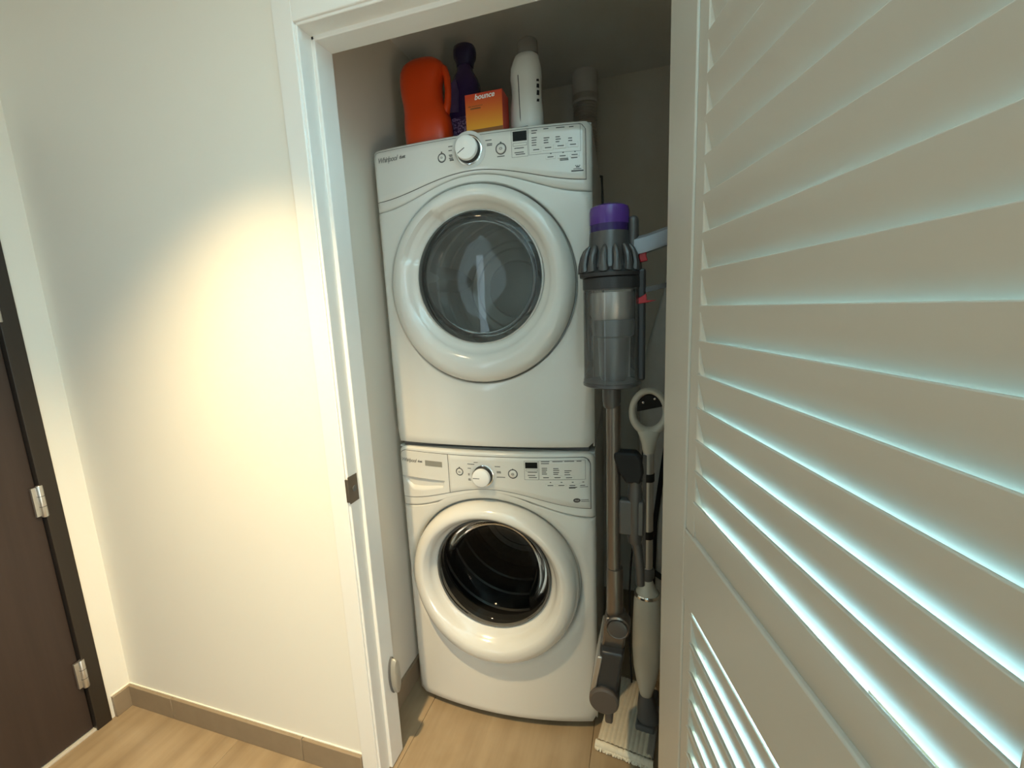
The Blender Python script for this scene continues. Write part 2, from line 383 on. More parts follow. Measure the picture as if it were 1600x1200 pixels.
# local y -> (-sin(r), cos(r)) = (cos a, sin a) : away from the camera side.
DW, DT, DTOP, DBOT = 0.83, 0.036, 2.148, 0.012
def dbox(name, x0, x1, z0, z1, y0=0.0, y1=DT, bev=0.003):
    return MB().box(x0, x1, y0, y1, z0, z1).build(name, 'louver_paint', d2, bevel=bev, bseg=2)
ST = 0.128
dbox('stile', 0, ST, DBOT, DTOP); dbox('stile', DW-ST, DW, DBOT, DTOP)
dbox('rail', ST, DW-ST, 2.085, DTOP); dbox('rail', ST, DW-ST, 0.915, 1.060); dbox('rail', ST, DW-ST, DBOT, 0.20)
IN = 0.036
for (z0, z1) in ((1.060, 2.085), (0.20, 0.915)):
    dbox('bead', ST, ST+IN, z0, z1, 0.0035, DT-.0035, 0.002); dbox('bead', DW-ST-IN, DW-ST, z0, z1, 0.0035, DT-.0035, 0.002)
def slat_mesh(L, th, phi):
    # cross-section in (y,z): top edge at the camera side (y small), foot further through
    a = Vector((sin(phi), -cos(phi))); n = Vector((cos(phi), sin(phi)))
    pts = [a*.0012, a*.0003+n*.0004, n*.0014]
    for k in range(1, 4): pts.append(a*(.0004*k*k) + n*(.0014+(th-.0014)*k/3))
    for k in range(7):
        t = pi*k/6; pts.append(a*(L-th/2+th/2*sin(t)) + n*(th/2+th/2*cos(t)))
    x0, x1 = ST+IN-.004, DW-ST-IN+.004
    mb = MB(); mb.loft([[Vector((x0, p.x, p.y)) for p in pts], [Vector((x1, p.x, p.y)) for p in pts]])
    return mb
SY = 0.0015
s0 = None
for i in range(-4, 15):
    z = 1.8767-0.05754*i
    if z > 2.09 or z < 1.10: continue
    if s0 is None:
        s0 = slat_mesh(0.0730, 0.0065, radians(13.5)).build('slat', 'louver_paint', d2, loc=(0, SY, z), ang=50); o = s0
    else: o = dup(s0, loc=(0, SY, z))
    o.rotation_euler = (radians(random.uniform(-0.5, 0.5)) if i < 13 else radians(-8.5), 0, 0)
s1 = None
for i in range(0, 12):
    z = 0.904-0.0615*i
    if z < 0.24: break
    if s1 is None:
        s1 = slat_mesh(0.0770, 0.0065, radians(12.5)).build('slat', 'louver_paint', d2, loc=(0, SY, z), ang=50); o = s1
    else: o = dup(s1, loc=(0, SY, z))
    o.rotation_euler = (radians(random.uniform(-0.5, 0.5)), 0, 0)
for zc in (0.30, 1.10, 1.90):
    MB().lathe([(0.006, -0.045), (0.0068, -0.043), (0.0068, 0.043), (0.006, 0.045)], Matrix.Translation((-0.004, DT*0.8, zc)), 14).build('hinge', 'steel', d2)

# ceiling downlight fixture above the opening
dl = empty('ceiling_downlight', (LX, LY, CEIL)); tag(dl, 'round recessed ceiling downlight in front of the closet opening', 'ceiling light')
MB().lathe([(0.048, -0.001), (0.05, -0.006), (0.062, -0.005), (0.064, 0.0)], None, 40, cap0=False).build('trim_ring', 'trim_paint', dl)
MB().lathe([(0.046, -0.002), (0.030, -0.0045)], None, 32, cap0=False).build('lens', 'lamp_lens', dl)

# ================================================================== WASHER AND DRYER
TH = 0.0553
MW = 0.686
def Fb(b):
    def F(x):
        u = (x-MW/2)/(MW/2); y = -b*(1-u*u)
        e_ = min(x, MW-x); r = 0.016
        if e_ < r: y += r-sqrt(max(0, r*r-(r-e_)**2))
        return y
    return F
def cosline(base, amp):
    return lambda x: base+amp*(cos(pi*min(1, abs(x-MW/2)/(MW/2)))+1)/2

def strip(x0, x1, top, bot, F, off, th, nx=48, nz=8, edge=0.0015, dish=None):
    """curved plate between bot(x) and top(x); front face F(x)-off, softened rim, skirt of depth th"""
    xs = [x0, x0+edge]+[x0+edge+(x1-x0-2*edge)*i/nx for i in range(1, nx)]+[x1-edge, x1]
    ts = list(range(nz+3)); mb = MB(); vs = []; n = len(xs)
    for i, x in enumerate(xs):
        zb, zt = bot(x), top(x)
        zs = [zb, zb+edge]+[zb+edge+(zt-zb-2*edge)*k/nz for k in range(1, nz)]+[zt-edge, zt]
        for k, z in enumerate(zs):
            y = F(x)-off
            if dish: y += dish(x, z)
            if i in (0, n-1) or k in (0, len(zs)-1): y += min(edge, th*0.6)
            vs.append(Vector((x, y, z)))
    m_ = nz+3; m_ = len(vs)//n; fs = []
    for i in range(n-1):
        for k in range(m_-1):
            fs.append((i*m_+k, (i+1)*m_+k, (i+1)*m_+k+1, i*m_+k+1))
    # skirt
    rim = [i*m_ for i in range(n)]+[(n-1)*m_+k for k in range(1, m_)]+[i*m_+m_-1 for i in range(n-2, -1, -1)]+[k for k in range(m_-2, 0, -1)]
    o = len(vs)
    for r in rim: vs.append(Vector((vs[r].x, vs[r].y+th, vs[r].z)))
    L = len(rim)
    for j in range(L): fs.append((rim[j], o+j, o+(j+1) % L, rim[(j+1) % L]))
    fs.append(tuple(o+j for j in range(L)))
    mb.add(vs, fs); return mb

def rtop(z, r, x0, x1):
    def f(x):
        d = min(x-x0, x1-x)
        if d >= r: return z
        d = max(0, d); return z-r+sqrt(max(0, r*r-(r-d)**2))
    return f

def machine(root, P):
    F = Fb(P['bow']); top, base = P['top'], P['base']
    cx, cz = P['door']; RO = 0.297
    l1, l2 = cosline(*P['l1']), cosline(*P['l2'])
    # cabinet shell
    mb = MB(); x0, x1, y0, y1 = 0.002, MW-.002, 0.016, 0.645; t = 0.006
    mb.box(x0, x0+t, y0, y1, base, top-.006); mb.box(x1-t, x1, y0, y1, base, top-.006); mb.box(x0, x1, y1-t, y1, base, top-.006)
    mb.box(x0, x1, y0+.03, y1, base, base+t); mb.box(x0, x1, y0-.004, y1, top-.008, top-.001)
    body = mb.build('cabinet', 'enamel_side', root, bevel=0.002)
    # dark backing behind the front panel joints
    bk = MB(); bk.box(0.010, MW-.010, 0.018, 0.022, l2(0)-.03, top-.012); bk.build('front_backing', 'rubber_black', body)
    # lower front panel with round opening (polar grid)
    r0 = 0.012; bot = base+.002
    def inside(x, z):
        if x < 0.001 or x > MW-.001 or z < bot or z > l2(min(max(x, 0), MW))-.0015: return False
        for sx_ in (0.001+r0, MW-.001-r0):
            if (x < sx_) == (sx_ < MW/2) and abs(x-sx_) <= r0 and z < bot+r0:
                if (x-sx_)**2+(z-bot-r0)**2 > r0*r0: return False
        return True
    angs = [2*pi*k/144 for k in range(144)]
    for (qx, qz) in ((0.001, l2(0)-.0015), (MW-.001, l2(MW)-.0015)): angs.append(math.atan2(qz-cz, qx-cx) % (2*pi))
    angs = sorted(angs)
    def outer(a):
        lo, hi = 0.28, 0.9
        for _ in range(40):
            mid = (lo+hi)/2
            if inside(cx+mid*cos(a), cz+mid*sin(a)): lo = mid
            else: hi = mid
        return lo
    rings = []
    R_ = [outer(a) for a in angs]
    fr = P['fillet']
    for (r, dy) in [(0.268, .030), (0.2985, .030)]+fr:
        rings.append([Vector((cx+r*cos(a), F(cx+r*cos(a))+dy, cz+r*sin(a))) for a in angs])
    rl = fr[-1][0]
    for k in range(1, 11):
        ring = []
        for a, ro in zip(angs, R_):
            re = max(rl+.0005, ro-.0016); r = rl+(re-rl)*k/10; x = cx+r*cos(a); ring.append(Vector((x, F(x), cz+r*sin(a))))
        rings.append(ring)
    for dr, dy in ((0, .0016), (0, .030)):
        rings.append([Vector((cx+ro*cos(a), F(min(max(cx+ro*cos(a), 0.001), MW-.001))+dy, cz+ro*sin(a))) for a, ro in zip(angs, R_)])
    MB().loft(rings, False, False).build('front_panel', 'enamel', root, ang=50)
    # fascia above line 2, rounded top corners (hollow behind the drawer pull)
    def dent(x, z):
        return .024*smooth(.0005, .005, x)*(1-smooth(.184, .190, x))*smooth(.853, .858, z)*(1-smooth(.918, .923, z))*smooth(l1(x)+.0005, l1(x)+.0035, z)
    dn = dent if P['drawer'] else None; gx, gz_ = (150, 60) if P['drawer'] else (64, 10)
    fz = top-P['lip']
    strip(0.001, MW-.001, rtop(fz, P['rc'], 0.0, MW), lambda x: l2(x)+.0012, F, 0.0, 0.03, nx=gx, nz=gz_, edge=0.004, dish=dn).build('fascia', 'enamel', root, ang=60)
    # seam + control panel
    pz = fz-P['inset']; xa, xb = 0.0075, MW-P['rin']
    strip(xa-.0016, xb+.0016, rtop(pz+.0016, P['rc']-.004, xa-.0016, xb+.0016), lambda x: l1(x)-.0018, F, 0.0011, 0.003, nx=gx, nz=gz_, edge=0.0003, dish=dn).build('panel_seam', 'seam', root, ang=60)
    if P['drawer']:
        xd = 0.2005
        def dish(x, z):
            # scooped pull of the drawer
            zt = 0.9152+0.0; 
            if x < 0.006 or x > 0.180: return 0
            s = (x-.006)/(.174)
            H = 0.048*smooth(0, .30, s)*(1-0.46*smooth(.40, 1.05, s))*(1-smooth(.965, 1.0, s)*.85)
            zb = 0.9152-H
            if z > zt or z < zb: return 0
            f = (zt-z)/max(1e-6, H)
            return 0.019*(1-smooth(.22, 1.0, f))*smooth(0, .06, s)
        strip(xa, xd-.0008, rtop(pz, P['rc']-.005, xa, 2.0), lambda x: l1(x), F, 0.0024, 0.003, nx=70, nz=90, edge=0.0006, dish=dish).build('detergent_drawer', 'enamel', root, ang=30)
        strip(xd+.0012, xb, rtop(pz, P['rc']-.005, -2.0, xb), lambda x: l1(x), F, 0.0024, 0.003, nx=48, nz=8, edge=0.0006).build('control_panel', 'enamel', root, ang=60)
    else:
        strip(xa, xb, rtop(pz, P['rc']-.005, xa, xb), lambda x: l1(x), F, 0.0024, 0.003, nx=64, nz=8, edge=0.0006).build('control_panel', 'enamel', root, ang=60)
    PO = 0.0024
    # ---------------- door
    dk = P['bulge']; ocz = 0.0265
    door = empty('door', (0, 0, 0), parent=root)
    prof = [(0.2965, .024), (0.2970, .000), (0.2955, -.010), (0.290, -.022), (0.281, -.031), (0.268, -.0365), (0.253, -.0375), (0.2445, -.0355), (0.2425, -.034), (0.2315, -.027), (0.2255, -.0175), (0.221, -.010), (0.214, -.004), (0.206, .003), (0.202, .010), (0.200, .022)]
    rings = []
    for r, dy in prof:
        c2 = cz+ocz*(0.297-r)/0.095
        def pull(a): return P['pull']*smooth(2.05, 2.12, a)*(1-smooth(2.80, 2.88, a))*smooth(.250, .243, r)*(1 if r > .204 else 0) if .2 < r < .25 else 0
        rings.append([Vector((cx+r*cos(a), F(cx+r*cos(a))*0.85-.003+(dy*dk if dy < 0 else dy)+pull(a), c2+r*sin(a))) for a in [2*pi*k/128 for k in range(128)]])
    # close the ring with its back
    rings.append([Vector((cx+.24*cos(a), .03, cz+.24*sin(a))) for a in [2*pi*k/128 for k in range(128)]])
    MB().loft(rings, False, False).build('door_ring', 'enamel', door, ang=60)
    # window
    gz = cz+ocz; MY = Matrix.Translation((cx, F(cx), gz)) @ Matrix.Rotation(-pi/2, 4, 'X')
    # local z of lathe -> +y ; rotation -90 about X maps z to +y
    if P['drawer']:
        gp = [(0.2035, .012), (0.196, .018), (0.185, .030), (0.172, .055), (0.155, .085), (0.13, .100), (0.09, .107), (0.045, .110), (0.01, .111)]
        MB().lathe(gp, MY, 96, cap0=False).build('window', 'washer_glass', door, ang=80)
    else:
        gp = [(0.2035, .012), (0.197, .004), (0.187, .000), (0.168, -.004), (0.166, -.004), (0.13, -.006), (0.08, -.0085), (0.03, -.0095), (0.008, -.0095)]
        MB().lathe(gp, MY, 96, cap0=False).build('window', 'dryer_glass', door, ang=80)
        gp = [(0.185, .016), (0.178, .040), (0.16, .060), (0.12, .066), (0.05, .068), (0.01, .068)]
        MB().lathe(gp, MY, 72, cap0=False).build('inner_window', 'clear_plastic', door, ang=80)
    rg = [(0.2005, .024), (0.2035, .012), (0.199, .006), (0.1965, .012)]
    MB().lathe(rg, MY, 96, cap0=False, cap1=False).build('window_rim', P['rim'], door)
    # drum and its mouth
    MB().lathe([(0.2, .03), (0.235, .035), (0.245, .06), (0.225, .075), (0.222, .10), (0.238, .112)], MY, 72, cap0=False, cap1=False).build('door_gasket', 'rubber_grey', root)
    drum = MB().lathe([(0.215, .112), (0.262, .118), (0.266, .14), (0.262, .50), (0.25, .515), (0.20, .52), (0.19, .512), (0.17, .52), (0.16, .512), (0.14, .52), (0.12, .525), (0.11, .505), (0.03, .50)], Matrix.Translation((cx, F(cx), cz+.01)) @ Matrix.Rotation(-pi/2, 4, 'X'), 72, cap0=False).build('drum', P['drum'], root)
    for k in range(3):
        a = P['paddle']+2*pi*k/3; M_ = Matrix.Translation((cx, 0, cz+.01)) @ Matrix.Rotation(-a, 4, 'Y')
        pd = MB(); pd.loft([[M_ @ Vector((x*w, y, z)) for x, z in ((-.05, -.262), (-.018, -.205), (0, -.196), (.018, -.205), (.05, -.262))] for y, w in ((.13, .6), (.16, 1), (.48, 1), (.50, .6))])
        pd.build('paddle', P['drum'], drum)
    # rings pressed in the drum
    for y in (0.2, 0.3, 0.4):
        MB().lathe([(0.2625, y-.006), (0.256, y), (0.2625, y+.006)], Matrix.Translation((cx, F(cx), cz+.01)) @ Matrix.Rotation(-pi/2, 4, 'X'), 64, cap0=False, cap1=False).build('drum_bead', P['drum'], drum)
    # ---------------- knob
    kx, kz = P['knob']; KR = P['kr']
    ky = F(kx)-PO
    kM = Matrix.Translation((kx, ky, kz)) @ Matrix.Rotation(pi/2, 4, 'X')
    MB().lathe([(KR*1.24, 0.0), (KR*1.24, .0025), (KR*1.16, .004), (KR*1.10, .004)], kM, 40, cap0=False, cap1=False).build('knob_bezel', 'chrome', root)
    kn = MB().lathe([(KR*1.10, -.001), (KR*1.06, .006), (KR*1.02, .016), (KR*1.0, .017)], kM, 40).build('knob', 'knob_skirt', root)
    MB().lathe([(KR*1.0, .0165), (KR*1.0, .024), (KR*.95, .028), (KR*.86, .0295)], kM, 40).build('knob_cap', 'knob_white', kn)
    a = P['pointer']; pm = kM @ Matrix.Rotation(a, 4, 'Z')
    MB().box(KR*0.12, KR*0.86, -.0011, .0011, .0292, .0299, pm).build('pointer', 'print_grey', kn)
    MB().lathe([(KR*1.55, 0.0), (KR*1.55, .0006)], kM, 40).build('knob_dial', 'enamel_side', root)
    # ---------------- print
    warp = lambda p: Vector((p.x, F(p.x)-PO-.0004, p.z))
    def quad(mb, x0, x1, z0, z1):
        n = max(1, int((x1-x0)/.02)); 
        for i in range(n):
            a_, b_ = x0+(x1-x0)*i/n, x0+(x1-x0)*(i+1)/n
            mb.add([warp(Vector((a_, 0, z0))), warp(Vector((b_, 0, z0))), warp(Vector((b_, 0, z1))), warp(Vector((a_, 0, z1)))], [(0, 1, 2, 3)])
    pr = MB()
    for (x, z, w, h) in P['dashes']: quad(pr, x, x+w, z, z+h)
    for (x0_, x1_, z0_, z1_) in P['outlines']:
        g = .0008
        quad(pr, x0_, x1_, z1_-g, z1_); quad(pr, x0_, x1_, z0_, z0_+g); quad(pr, x0_, x0_+g, z0_, z1_); quad(pr, x1_-g, x1_, z0_, z1_)
    for (x, z, r, w) in P['circles']:
        for k in range(28):
            a0, a1 = 2*pi*k/28, 2*pi*(k+1)/28
            pr.add([warp(Vector((x+q*cos(t_), 0, z+q*sin(t_)))) for q, t_ in ((r, a0), (r, a1), (r-w, a1), (r-w, a0))], [(0, 1, 2, 3)])
    tag(pr.build('panel_print', 'print_grey', root, smooth=False), kind='stuff')
    x0, x1, z0, z1 = P['display']
    mb = MB(); vs = [Vector((x, F(x)-PO-d, z)) for d in (0, .0008) for x, z in ((x0, z0), (x1, z0), (x1, z1), (x0, z1))]
    mb.loft([vs[:4], vs[4:]]).build('display', 'display_black', root, smooth=False)
    for (x0, x1, z0, z1) in P['buttons']:
        vs = [Vector((x, F(x)-PO-d, z)) for d in (0, .0014) for x, z in ((x0, z0), (x1, z0), (x1, z1), (x0, z1))]
        bt = MB().loft([vs[:4], vs[4:]]).build('button', 'enamel', root, smooth=False, bevel=0.0004, bseg=1)
        wq = x1-x0; mb = MB(); zc = (z0+z1)/2
        vs = [Vector((x, F(x)-PO-.0016, z)) for x, z in ((x0+wq*.2, zc-.0012), (x1-wq*.2, zc-.0012), (x1-wq*.2, zc+.0012), (x0+wq*.2, zc+.0012))]
        MB().add(vs, [(0, 1, 2, 3)]).build('button_mark', 'print_grey', bt, smooth=False)
    for (x, z, r) in P['push']:
        MB().lathe([(r, 0), (r, .002), (r*.9, .0028)], Matrix.Translation((x, F(x)-PO, z)) @ Matrix.Rotation(pi/2, 4, 'X'), 24).build('push_button', 'enamel', root)
        pm_ = MB()
        for k in range(12):
            a0, a1 = 2*pi*k/12, 2*pi*(k+1)/12
            pm_.add([Vector((x+r*q*cos(t_), F(x)-PO-.0031, z+r*q*.8*sin(t_))) for q, t_ in ((.42, a0), (.42, a1), (.16, a1), (.16, a0))], [(0, 1, 2, 3)])
        tag(pm_.build('push_mark', 'logo_grey', root, smooth=False), kind='stuff')
    lx, lz = P['logo']
    LS = P['ls']; text_mesh('logo_text', 'Whirlpool', LS, 'logo_grey', root, TXZ(lx, lz), shear=0.35, warp=warp, bold=0.0006, spacing=0.85)
    text_mesh('model_text', 'duet', LS*.68, 'print_grey', root, TXZ(lx+LS*3.95, lz+.002), shear=0.15, warp=warp, bold=0.0003, spacing=0.85)
    return warp, F

def dashes(cols):  # columns of small illegible captions
    out = []
    for x, zs, w in cols:
        for z in zs: out.append((x, z, w*random.uniform(.75, 1.1), .0024))
    return out

ZB = 1.040; ZT = 1.990
# ---- washer
wroot = empty('washing_machine', (0, 0, 0), TH)
tag(wroot, 'white front-loading washing machine with detergent drawer standing on the closet floor', 'washing machine')
WTOP = 1.024
Pw = dict(bow=0.043, top=WTOP, base=0.028, lip=0.0, rc=0.030, inset=0.013, rin=0.016, l1=(0.838, 0.062), l2=(0.803, 0.081), door=(0.333, 0.556), bulge=1.35, pull=0, drawer=True,
          fillet=[(0.301, .024), (0.305, .012), (0.312, .005), (0.324, .001), (0.333, 0)], rim='seam', drum='drum_steel', paddle=0.5,
          knob=(0.325, 0.9475), kr=0.030, pointer=pi,
          dashes=dashes([(0.272, (0.983, 0.968, 0.949, 0.931), 0.024), (0.272, (0.945, 0.927), 0.016), (0.366, (0.979,), 0.024), (0.372, (0.962, 0.958), 0.018), (0.370, (0.943,), 0.03),
                         (0.517, (0.9985, 0.992), 0.030), (0.553, (0.9985,), 0.034), (0.590, (0.9985,), 0.034), (0.628, (0.9985,), 0.018),
                         (0.519, (0.976, 0.970, 0.9635, 0.957), 0.017), (0.555, (0.975, 0.969, 0.962, 0.956), 0.018), (0.590, (0.967, 0.961, 0.954), 0.02),
                         (0.474, (0.9625, 0.952), 0.03), (0.477, (0.945,), 0.028),
                         (0.543, (0.9285,), 0.006), (0.577, (0.9285,), 0.006), (0.612, (0.9285,), 0.006), (0.645, (0.9285,), 0.006), (0.603, (0.911, 0.9085), 0.024), (0.638, (0.912,), 0.024)]) + [(0.294, 0.990, 0.02, .0018), (0.640, 0.868, 0.024, .002), (0.640, 0.863, 0.026, .0018)],
          outlines=[(0.463, 0.508, 0.938, 1.002), (0.510, 0.655, 0.938, 1.003), (0.468, 0.505, 0.967, 0.973)],
          circles=[(0.2419, 0.955, 0.0135, 0.0032), (0.2419, 0.955, 0.004, 0.002), (0.2419, 0.970, 0.0022, 0.0021), (0.4255, 0.957, 0.0160, 0.0030), (0.4255, 0.972, 0.0025, 0.0024), (0.4255, 0.957, 0.006, 0.004)],
          display=(0.4665, 0.5055, 0.977, 0.997),
          buttons=[(0.517, 0.547, 0.941, 0.9515), (0.552, 0.584, 0.941, 0.9515), (0.588, 0.620, 0.940, 0.951), (0.530, 0.560, 0.915, 0.9245), (0.564, 0.595, 0.915, 0.9245), (0.599, 0.629, 0.914, 0.924), (0.633, 0.659, 0.914, 0.924)],
          push=[(0.2419, 0.955, 0.0095), (0.4255, 0.957, 0.012)], ls=0.0175, logo=(0.011, 0.9715))
wwarp, WFn = machine(wroot, Pw)
mb = MB()
for k in range(8):
    xa_, xb_ = .111+.067*k/8, .111+.067*(k+1)/8
    mb.add([wwarp(Vector(p)) for p in ((xa_, 0, 0.964), (xb_, 0, 0.964), (xb_, 0, 0.9835), (xa_, 0, 0.9835))], [(0, 1, 2, 3)])
mb.build('drawer_label', 'label_grey', wroot)
mb = MB()
vs = [wwarp(Vector((0.627+.0115*cos(2*pi*k/24), 0, 0.8675+.0075*sin(2*pi*k/24))))-Vector((0, .0002, 0)) for k in range(24)]
mb.add(vs, [tuple(range(24))]); mb.build('efficiency_badge', 'print_grey', wroot, smooth=False)
mb = MB()
vs = [wwarp(Vector((x, 0, z)))-Vector((0, .0006, 0)) for x, z in ((0.619, 0.8665), (0.624, 0.871), (0.6275, 0.868), (0.632, 0.871), (0.635, 0.866), (0.630, 0.8645))]
mb.add(vs, [tuple(range(6))]); mb.build('badge_mark', 'logo_grey', wroot, smooth=False)
for x in (0.06, MW-.06):
    for y in (0.07, 0.60):
        MB().lathe([(0.022, 0), (0.022, .010), (0.010, .012), (0.010, .034)], Matrix.Translation((x, y, 0)), 20).build('foot', 'rubber_black', wroot)
MB().box(0.012, MW-.012, 0.030, 0.05, 0.006, 0.030).build('toe_kick', 'rubber_black', wroot)
# ---- stacking kit rail: the dark band between the two machines belongs to the dryer
droot = empty('tumble_dryer', (0, 0, 0), TH)
tag(droot, 'white tumble dryer with grey round door window, stacked on top of the washer', 'tumble dryer')
Pd = dict(bow=0.030, top=ZT, base=ZB, lip=0.0, rc=0.022, inset=0.009, rin=0.018, l1=(1.836, 0.053), l2=(1.804, 0.074), door=(0.338, 1.5535), bulge=0.85, pull=.017, drawer=False,
          fillet=[(0.3005, .020), (0.302, .006), (0.304, .001), (0.306, 0)], rim='enamel_side', drum='drum_grey', paddle=0.35,
          knob=(0.333, 1.9440), kr=0.0335, pointer=pi+0.55,
          dashes=dashes([(0.270, (1.960, 1.949, 1.9365, 1.928), 0.022), (0.272, (1.933, 1.9245, 1.9215), 0.02), (0.385, (1.962,), 0.024), (0.389, (1.952, 1.948), 0.016), (0.418, (1.915,), 0.02),
                         (0.519, (1.973, 1.9665), 0.016), (0.553, (1.975,), 0.016), (0.588, (1.9745,), 0.024), (0.624, (1.974,), 0.016),
                         (0.519, (1.9545, 1.948, 1.9415, 1.935), 0.017), (0.553, (1.951, 1.945, 1.9385), 0.016), (0.586, (1.951, 1.945, 1.9385), 0.014), (0.621, (1.945, 1.9385), 0.012),
                         (0.469, (1.9315, 1.920), 0.026), (0.472, (1.915,), 0.026),
                         (0.570, (1.909,), 0.005), (0.604, (1.909,), 0.005), (0.637, (1.909,), 0.005), (0.597, (1.8925, 1.889), 0.022), (0.628, (1.893,), 0.022)])
          + [(0.628, 1.8575, 0.034, .0036), (0.634, 1.8635, 0.022, .0018), (0.641, 1.868, 0.010, .003), (0.639, 1.872, 0.0035, .002), (0.6445, 1.872, 0.003, .002), (0.6495, 1.872, 0.0035, .002)],
          outlines=[(0.461, 0.508, 1.909, 1.982), (0.510, 0.655, 1.911, 1.982), (0.465, 0.505, 1.9385, 1.9465)],
          circles=[(0.2474, 1.9335, 0.0135, 0.0032), (0.2474, 1.9335, 0.004, 0.002), (0.2474, 1.949, 0.0022, 0.0021), (0.43, 1.9365, 0.0160, 0.0030), (0.43, 1.953, 0.0025, 0.0024), (0.43, 1.9365, 0.006, 0.004)],
          display=(0.4655, 0.5055, 1.9515, 1.977),
          buttons=[(0.517, 0.546, 1.917, 1.930), (0.550, 0.580, 1.919, 1.933), (0.585, 0.615, 1.921, 1.935), (0.620, 0.648, 1.922, 1.936), (0.557, 0.585, 1.896, 1.906), (0.591, 0.619, 1.896, 1.906), (0.624, 0.652, 1.897, 1.907)],
          push=[(0.2474, 1.9335, 0.0095), (0.43, 1.9365, 0.012)], ls=0.0205, logo=(0.021, 1.950))
dwarp, DFn = machine(droot, Pd)
MB().box(0.02, MW-.02, 0.012, 0.62, WTOP+.0004, ZB+.001).build('stacking_rail', 'rubber_grey', droot, bevel=0.002)

# dryer exhaust duct and ceiling collar
dk = empty('exhaust_duct', (0.572, 0.775, 1.95)); tag(dk, 'grey corrugated exhaust duct rising behind the dryer into a white ceiling collar', 'duct')
pr = []
z = -0.30
while z < 0.41:
    pr += [(0.045, z), (0.050, z+.006), (0.045, z+.012)]; z += .0125
MB().lathe(pr, None, 32).build('flexible_hose', 'duct_foil', dk)
MB().lathe([(0.0535, 0.395), (0.0540, 0.40), (0.0540, 0.415), (0.0535, 0.418)], None, 32).build('hose_clamp', 'steel', dk)
MB().lathe([(0.052, 0.385), (0.053, 0.39), (0.053, 0.509)], None, 32).build('ceiling_collar', 'pvc_white', dk)
pcord = [(0.640, 0.60, 1.990), (0.672, 0.55, 1.992), (0.692, 0.51, 1.975), (0.696, 0.47, 1.90), (0.697, 0.44, 1.75), (0.697, 0.43, 1.40), (0.697, 0.45, 1.10)]
MB().tube(pcord, 0.005, 10).build('power_cord', 'rubber_grey', droot)

# ================================================================== THINGS ON THE DRYER
def squircle(xl, xr, yc, dy, z, n=32, e=2.6):
    c, a = (xl+xr)/2, (xr-xl)/2; out = []
    for k in range(n):
        t = 2*pi*k/n; cs, sn = cos(t), sin(t)
        out.append(Vector((c+a*math.copysign(abs(cs)**(2/e), cs), yc+dy*math.copysign(abs(sn)**(2/e), sn), z)))
    return out
# orange jug (world x, base z = ZT)
jx, jy = 0.165, 0.085
jug = empty('detergent_jug', (jx, jy, ZT)); tag(jug, 'orange detergent jug standing on the dryer, leftmost of the bottles', 'detergent jug')
lv = [(0.000, .100, .228, .040), (0.006, .092, .238, .046), (0.03, .0865, .242, .050), (0.075, .0845, .240, .050), (0.095, .0850, .237, .048), (0.115, .0870, .229, .045), (0.14, .0860, .219, .044), (0.165, .0815, .214, .043), (0.19, .0795, .214, .043), (0.215, .0790, .221, .043), (0.235, .0820, .228, .042), (0.252, .092, .224, .038), (0.263, .110, .208, .030), (0.2685, .135, .190, .018)]
MB().loft([squircle(a-jx, b-jx, 0, d, z) for z, a, b, d in lv]).build('bottle_body', 'orange_plastic', jug, ang=60)
MB().tube([(0.050, 0, .240), (0.064, 0, .231), (0.0715, 0, .208), (0.073, 0, .17), (0.069, 0, .135), (0.060, 0, .108)], [.012, .012, .011, .010, .011, .013], 14).build('handle', 'orange_plastic', jug)
# purple scent-bead bottle
px_, py_ = 0.287, 0.095
bt = empty('softener_bottle', (0.2596, 0.165, ZT)); bt.scale = (1.05, 1.05, 1.13); tag(bt, 'dark purple fabric softener bottle between the orange jug and the orange box', 'softener bottle')
lv = [(0.0, .242, .328, .030), (0.006, .236, .334, .035), (0.05, .234, .338, .037), (0.095, .234, .338, .037)]
MB().loft([squircle(a-px_, b-px_, 0, d, z) for z, a, b, d in lv]).build('bead_window', 'bead_fill', bt, ang=60)
lv = [(0.095, .234, .338, .0372), (0.11, .233, .339, .037), (0.15, .238, .340, .036), (0.185, .244, .338, .034), (0.205, .256, .330, .029), (0.222, .268, .319, .024), (0.238, .272, .316, .022)]
MB().loft([squircle(a-px_, b-px_, 0, d, z) for z, a, b, d in lv]).build('bottle_body', 'purple_plastic', bt, ang=60)
lv = [(0.236, .270, .319, .024), (0.248, .268, .322, .026), (0.258, .262, .328, .030), (0.272, .261, .330, .031), (0.284, .264, .328, .030), (0.2875, .272, .320, .026), (0.2845, .282, .309, .014)]
MB().loft([squircle(a-px_, b-px_, 0, d, z) for z, a, b, d in lv]).build('cap', 'navy_plastic', bt, ang=50)
mb = MB(); mb.loft([[Vector((x-px_, -.0375, z)) for x, z in ((.246, .112), (.280, .108), (.284, .160), (.276, .195), (.252, .182))], [Vector((x-px_, -.034, z)) for x, z in ((.246, .112), (.280, .108), (.284, .160), (.276, .195), (.252, .182))]])
mb.build('label', 'lilac_label', bt, smooth=False)
